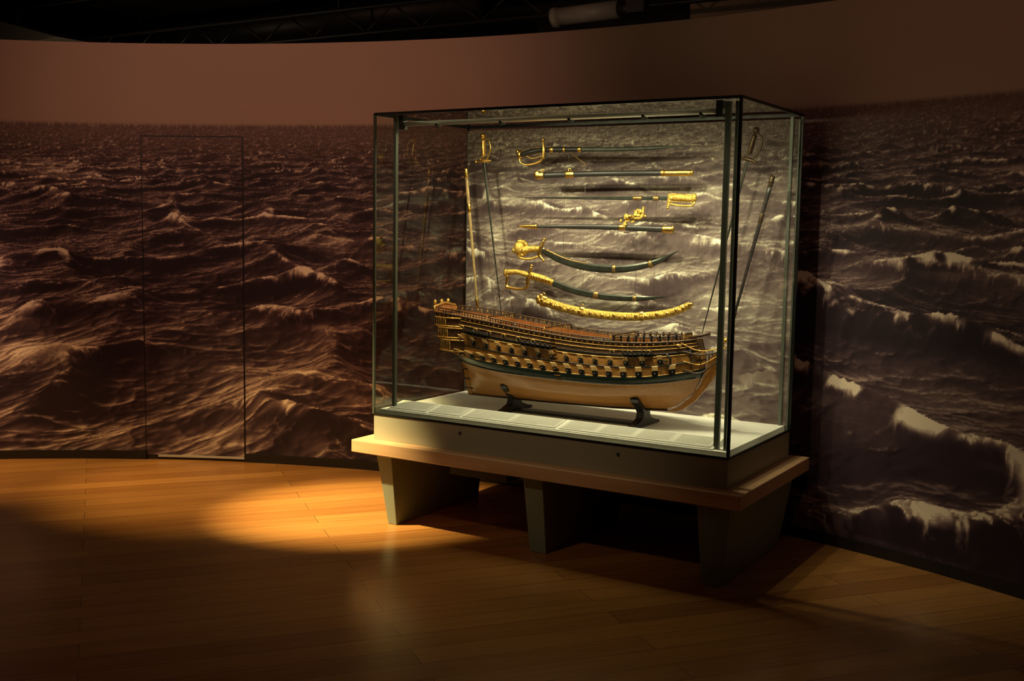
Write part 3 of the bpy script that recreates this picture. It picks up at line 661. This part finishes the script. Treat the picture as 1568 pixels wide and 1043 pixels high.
for side in (-1,1):
    for (v,z1,r,m) in ((1.15,.945,.0045,BRN),(1.4,.968,.003,GILT),(1.7,.985,.0045,BRN),(1.95,1.0,.003,GILT)):
        a=hp(.94,v,side);q=spl([a,((a[0]+.745)/2,YC+side*.035,min(a[2],z1)-.012),(.748,YC+side*.008,z1)],8);b.sweep(q,r,r,m,6,(0,0,1))
    for t in (.25,.5,.75):
        a=Vector(hp(.94,1.15,side));c=Vector(hp(.94,1.95,side));e=Vector((.748,YC+side*.008,.95));g=Vector((.748,YC+side*.008,1.0))
        b.sweep([a.lerp(e,t)-Vector((0,0,.004)),c.lerp(g,t)-Vector((0,0,.012))],.0025,.0025,BLK,5)
b.sweep(spl([(.735,YC,.975),(.755,YC,.995),(.758,YC,1.02),(.772,YC,1.035)],5),[.010]*6+[.013]*5+[.008]*5,[.010]*6+[.012]*5+[.008]*5,GILT,10)
b.ball((.778,YC,1.042),(.010,.009,.011),GILT)
for side in (-1,1): b.sweep([(.758,YC+side*.01,1.02),(.775,YC+side*.014,1.005),(.785,YC+side*.006,1.012)],.004,.004,GILT,6)
b.sweep([(.60,YC,1.04),(.70,YC,1.068)],.010,.008,BRN,10,(0,0,1))
b.obj('keel_and_head',ship)
b=B()
for x in (-.355,.375):
    prof=[(.25,.6),(.25,.612),(.30,.622),(.355,.64),(.365,.668),(.335,.70),(.295,.725),(.285,.742),(.30,.748),(.345,.72),(.39,.676)]
    prof=prof+[(2*YC-p[0],p[1]) for p in prof[::-1]]
    b.prism(prof,'x',x-.02,x+.02,BLK)
b.bx(-.355,.375,YC-.035,YC+.035,.6,.614,BLK)
b.obj('stand',ship,.002)

# ------------------------------------------------------------ lights
def spot(name,loc,aim,power,col,ang,blend=.6,size=.04):
    l=bpy.data.lights.new(name,'SPOT');l.energy=power;l.color=col;l.spot_size=math.radians(ang);l.spot_blend=blend;l.shadow_soft_size=size
    o=bpy.data.objects.new(name,l);link(o);o.location=loc;o.rotation_euler=(Vector(aim)-Vector(loc)).to_track_quat('-Z','Y').to_euler();return o
def area(name,loc,aim,power,col,sx,sy):
    l=bpy.data.lights.new(name,'AREA');l.energy=power;l.color=col;l.shape='RECTANGLE';l.size=sx;l.size_y=sy
    o=bpy.data.objects.new(name,l);link(o);o.location=loc;o.rotation_euler=(Vector(aim)-Vector(loc)).to_track_quat('-Z','Y').to_euler();return o
LS=[('fill_case_front',(-.5,-3.2,3.5),(-.1,0,.62),60,(1,.72,.42),26,1,.08),  # added fill, with its own can, to brighten the plinth front
('spot_floor_pool',(-2.3,-1.5,3.5),(-1.20,.14,0),2900,(1,.76,.32),24,1,.04),
('spot_floor_pool_b',(-3.3,-1.5,3.5),(-2.15,.12,0),760,(1,.68,.24),34,1,.06),
('spot_floor_pool_c',(-4.6,-2.2,3.5),(-3.5,-.35,0),640,(1,.64,.22),28,1,.06),
('spot_wall_left',(-2.4,-3.0,3.4),(-4.5,-.9,1.1),330,(1,.53,.36),42,1,.08),
('spot_wall_mid',(-1.4,-2.8,3.45),(-2.4,.7,2.1),150,(1,.56,.37),72,1,.1),
('spot_wall_right',(2.2,-2.4,3.45),(2.0,.9,2.1),35,(1,.58,.38),70,1,.1)]
for a in LS:
    spot(*a)
    spotfix('spotlight_fixture',(Vector(a[1])+(Vector(a[1])-Vector(a[2])).normalized()*.03),a[2])
area('ceiling_fill',(0,-3,3.7),(0,-3,0),4,(1,.50,.24),6,5)
CW=(1,.88,.56)
for x in (-.62,-.25,.12,.49,.76):
    spot('case_lamp',(x,.08,2.02),(x*.9,.62,1.2),26,CW,105,.9,.012)
area('case_top_lamp',(0,.10,2.07),(0,.40,.6),9,CW,1.6,.04)
for loc,pw in (((-6.5,2.6,2.6),8),((-1.2,2.0,2.7),1.6),((2.5,2.2,2.7),4)):  # unseen point lamps added behind the mural wall to brighten the ceiling
    l=bpy.data.lights.new('unseen_uplight','POINT');l.energy=pw;l.color=(1,.75,.5);l.shadow_soft_size=.1;o=bpy.data.objects.new('unseen_uplight',l);link(o);o.location=loc
w=bpy.data.worlds.new('world');SC.world=w;w.use_nodes=True;w.node_tree.nodes['Background'].inputs[0].default_value=(.9,.45,.25,1);w.node_tree.nodes['Background'].inputs[1].default_value=.02
